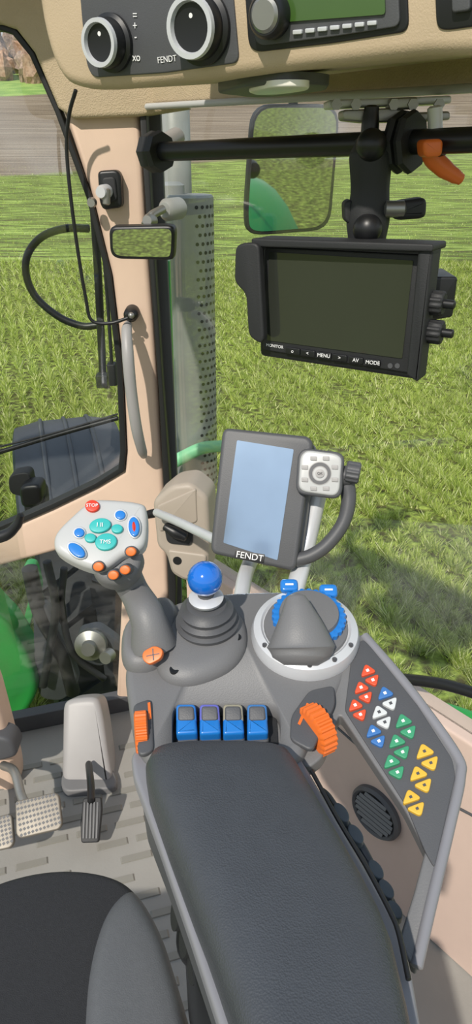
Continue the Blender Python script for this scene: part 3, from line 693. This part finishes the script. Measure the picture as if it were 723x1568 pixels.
# ================= ARMREST =================
g=G('armrest')
AT=Zp(.918)
secs=[(1124,285,400,.1),(1126,262,418,.35),(1130,244,434,.6),(1140,229,447,.82),(1158,221,458,.95),(1190,226,476,1),(1230,240,500,1),(1280,258,529,1),(1330,277,558,1),(1380,296,584,1),(1430,316,604,1),(1480,334,616,1),(1530,351,628,1),(1580,367,638,1),(1680,395,658,1),(1780,420,676,1)]
R=[]
for v,l,r_,h in secs:
    a_=on(AT,l,v)-V(0,0,.022);b_=on(AT,r_,v)-V(0,0,.022);ring=[];c_=(a_+b_)/2;hw=(b_-a_)/2
    ring.append(b_-V(0,0,.012));ring.append(a_-V(0,0,.012));
    for j in range(25):
        t=math.pi-j/24*math.pi;x_=math.copysign(abs(math.cos(t))**.55,math.cos(t));z_=abs(math.sin(t))**.6*.032*h
        ring.append(c_+hw*x_+V(0,0,z_))
    R.append(ring)
rings('leather_pad',R,LEA,g,ang=70)
E('tray',Zp(.888),[(200,1155),(214,1140),(450,1142),(474,1180),(594,1385),(611,1415),(630,1480),(645,1568),(690,1760),(384,1760),(336,1568),(291,1430),(246,1300),(215,1215),(204,1185)],.012,.004,TRAY,g,r=.006)
E('lower_shell',Zp(.877),[(212,1165),(450,1150),(592,1400),(632,1560),(680,1800),(408,1800),(345,1568),(255,1310),(221,1225)],.05,.004,DG,g,r=.006)
tube('zip',[on(Zp(.895),u,v) for u,v in((477,1180),(518,1255),(560,1325),(597,1395),(611,1430),(626,1500))],.0018,BLACK,g)
E('side_box',Zp(.83),[(490,1200),(505,1210),(560,1290),(616,1395),(610,1422),(580,1405),(490,1262)],.03,.003,FEND,g,r=.006)
for u,v in((523,1243),(545,1276),(576,1330),(592,1360),(605,1392)):
    btn('soft_key',u,v,17,9,PAD,par=g,pl=Zp(.832),h=.005,rot=.95)
E('support_arm',Zp(.82),[(275,1345),(300,1340),(400,1300),(500,1350),(560,1600),(560,1800),(420,1800),(350,1600),(300,1500)],.18,.01,BLACK,g,r=.01)
for v in(1400,1440,1480):
    lathe('pivot_bolt',[(.012,0),(.012,.01),(0,.01)],on(Zp(.79),285+(v-1400)*.35,v),(-1,-.2,.3),BLACKM,g)
tube('cable_loom',[on(Zp(z),u,v) for u,v,z in((290,1400,.78),(285,1450,.75),(310,1490,.72),(330,1560,.70))],.008,BLACK,g)
boxm('pedestal',V(.06,.12,.32),(1,0,0),0,(0,0,1),.16,.2,.64,BLACKM,g,.01)

g=G('air_vent')
vo=on(off(WP,.004),576,1244)
wz=WP[1]
lathe('bezel',[(.056,-.004),(.056,.004),(.051,.010),(.046,.006),(.045,-.002),(0,-.002)],vo,wz,DG,g,48)
lathe('throat',[(.045,0),(.045,.001),(0,.001)],vo,wz,BLACK,g,48)
for i in range(-3,4):
    wd_=math.sqrt(.044**2-(i*.012)**2)*2
    boxm('louvre',vo+V(0,0,i*.012)+wz*.007,tuple(wdir),0,(wz.x,wz.y,.6),wd_,.007,.0025,GR,g,.0005)

# ================= SEAT =================
g=G('tractor_seat')
SP=Zp(.60)
pillow('cushion',smc(pp(SP,[(-90,1430),(-30,1382),(40,1356),(110,1348),(175,1358),(214,1385),(242,1440),(262,1500),(282,1568),(310,1680),(250,1900),(0,2000),(-300,1900),(-250,1600)]),5),(0,0,1),.09,.03,FAB,g,edge=.12)
bq=smc(pp(Zp(.615),[(203,1372),(226,1398),(250,1445),(268,1500),(288,1568),(318,1690),(300,1850),(150,1850),(128,1700),(130,1560),(140,1480),(158,1420),(180,1385)]),5)
pillow('side_bolster',bq,(0,0,1),.07,.03,BOL,g,edge=.4)
boxm('seat_base',V(-.28,.17,.27),(1,0,0),0,(0,0,1),.34,.36,.5,BLACK,g,.02)
boxm('seat_pan',V(-.27,.2,.5),(1,0,0),0,(0,0,1),.42,.44,.06,BLACKM,g,.02)

# ================= PEDALS =================
g=G('accelerator_pedal')
QP=PL((0,1.18,.03),(0,-.80,.60))
E('housing',QP,[(96,1078),(108,1070),(140,1067),(152,1072),(158,1100),(166,1160),(172,1196),(168,1204),(100,1204),(94,1190)],.09,.014,GRL,g,r=.02)
E('foot_plate',Zp(.02),[(92,1196),(105,1150),(162,1150),(180,1194),(176,1206),(98,1212)],.02,.006,GR,g,r=.02)
tube('pedal_arm',[on(PL(QP[0]+QP[1]*.02,QP[1]),136,1172),on(Yp(1.10),139,1200),on(Yp(1.05),140,1228)],.012,BLACK,g,flat=.7)
FP=PL((0,1.0,.05),(0,-.62,.78))
E('pedal_pad',FP,[(127,1222),(155,1220),(156,1240),(151,1290),(124,1291),(123,1260)],.012,.003,BLACKM,g,r=.006)
for i in range(5):
    E('pad_groove',off(FP,.002),[(128+i*5,1228),(131+i*5,1228),(129+i*5,1284),(126+i*5,1284)],.003,.0005,DG,g)
g=G('brake_pedal')
BR=PL((0,.98,.14),(.0,-.58,.81))
for nm,px in(('pad_right',[(23,1227),(84,1213),(90,1218),(95,1262),(90,1270),(30,1284),(24,1278)]),('pad_left',[(-50,1262),(14,1246),(18,1250),(21,1290),(16,1298),(-45,1312),(-50,1306)])):
    E(nm,BR,px,.012,.003,mat('worn_steel','#827c72',.5,metal=.4,var=.25,scale=40),g,r=.006)
    (x0,y0),(x1,y1)=px[0],px[1]
    gv=[];gf=[]
    for i in range(11):
        for j in range(7):
            a_=(i+.5)/11;b_=(j+.5)/7
            u=(x0*(1-a_)+x1*a_)*(1-b_)+(px[5][0]*(1-a_)+px[3][0]*a_)*b_;v=(y0*(1-a_)+y1*a_)*(1-b_)+(px[5][1]*(1-a_)+px[3][1]*a_)*b_
            c=on(off(BR,.0006),u,v);e1=V(1,0,0)*.0036;e2=BR[1].cross(V(1,0,0))*.0036;k=len(gv);gv+=[c+e1,c+e2,c-e1,c-e2];gf.append((k,k+1,k+2,k+3))
    mk('grip_pattern_'+nm,gv,gf,DG,g,False)
tube('arm_right',[on(Yp(1.14),5,1172),on(Yp(1.1),22,1182),on(Yp(1.04),34,1222),on(Yp(1.0),50,1245)],.010,STL,g)
tube('arm_left',[on(Yp(1.14),-30,1190),on(Yp(1.1),-18,1210),on(Yp(1.0),-10,1275)],.010,STL,g)
g=G('steering_column')
E('column_cover',Yp(1.16),[(-120,1020),(-30,1025),(-12,1052),(4,1110),(24,1185),(26,1215),(4,1250),(-120,1275)],.06,.02,BEIGE,g,r=.03)
E('column_trim',Yp(1.14),[(-120,1120),(-10,1128),(18,1135),(28,1160),(-5,1168),(-120,1165)],.05,.01,DG,g,r=.02)
g=G('steering_stalk')
tube('stalk',[on(Yp(1.0),-70,830),on(Yp(1.0),0,822),on(Yp(1.0),24,806),on(Yp(1.0),32,788)],[.010,.010,.008,.006],BLACK,g)

# ================= LIGHT =================
sd=bpy.data.lights.new('sun','SUN');sd.energy=4.0;sd.angle=.02;sd.color=(1,.93,.83)
so=bpy.data.objects.new('sun',sd);S.collection.objects.link(so);so.rotation_euler=V(.28,.66,-.70).to_track_quat('-Z','Y').to_euler()
w=bpy.data.worlds.new('sky');S.world=w;w.use_nodes=True;nt=w.node_tree;N=nt.nodes;L=nt.links;bg=N['Background']
tc=N.new('ShaderNodeTexCoord');sx=N.new('ShaderNodeSeparateXYZ');L.new(tc.outputs['Generated'],sx.inputs[0])
L.new(ramp(sx.outputs[2],[(0,'#f0f1f0'),(.25,'#dae4ee'),(1,'#b0c9e6')]),bg.inputs[0]);bg.inputs[1].default_value=.92

# recentre origins
bpy.context.view_layer.update()
for o in list(S.objects):
    if o.type=='EMPTY' and o.children:
        pts=[c.matrix_world@Vector(bb) for c in o.children for bb in c.bound_box]
        c=Vector([(min(p[i] for p in pts)+max(p[i] for p in pts))/2 for i in range(3)])
        o.location=c
        for ch in o.children: ch.matrix_parent_inverse=Matrix.Translation(-c)
bpy.context.view_layer.update()
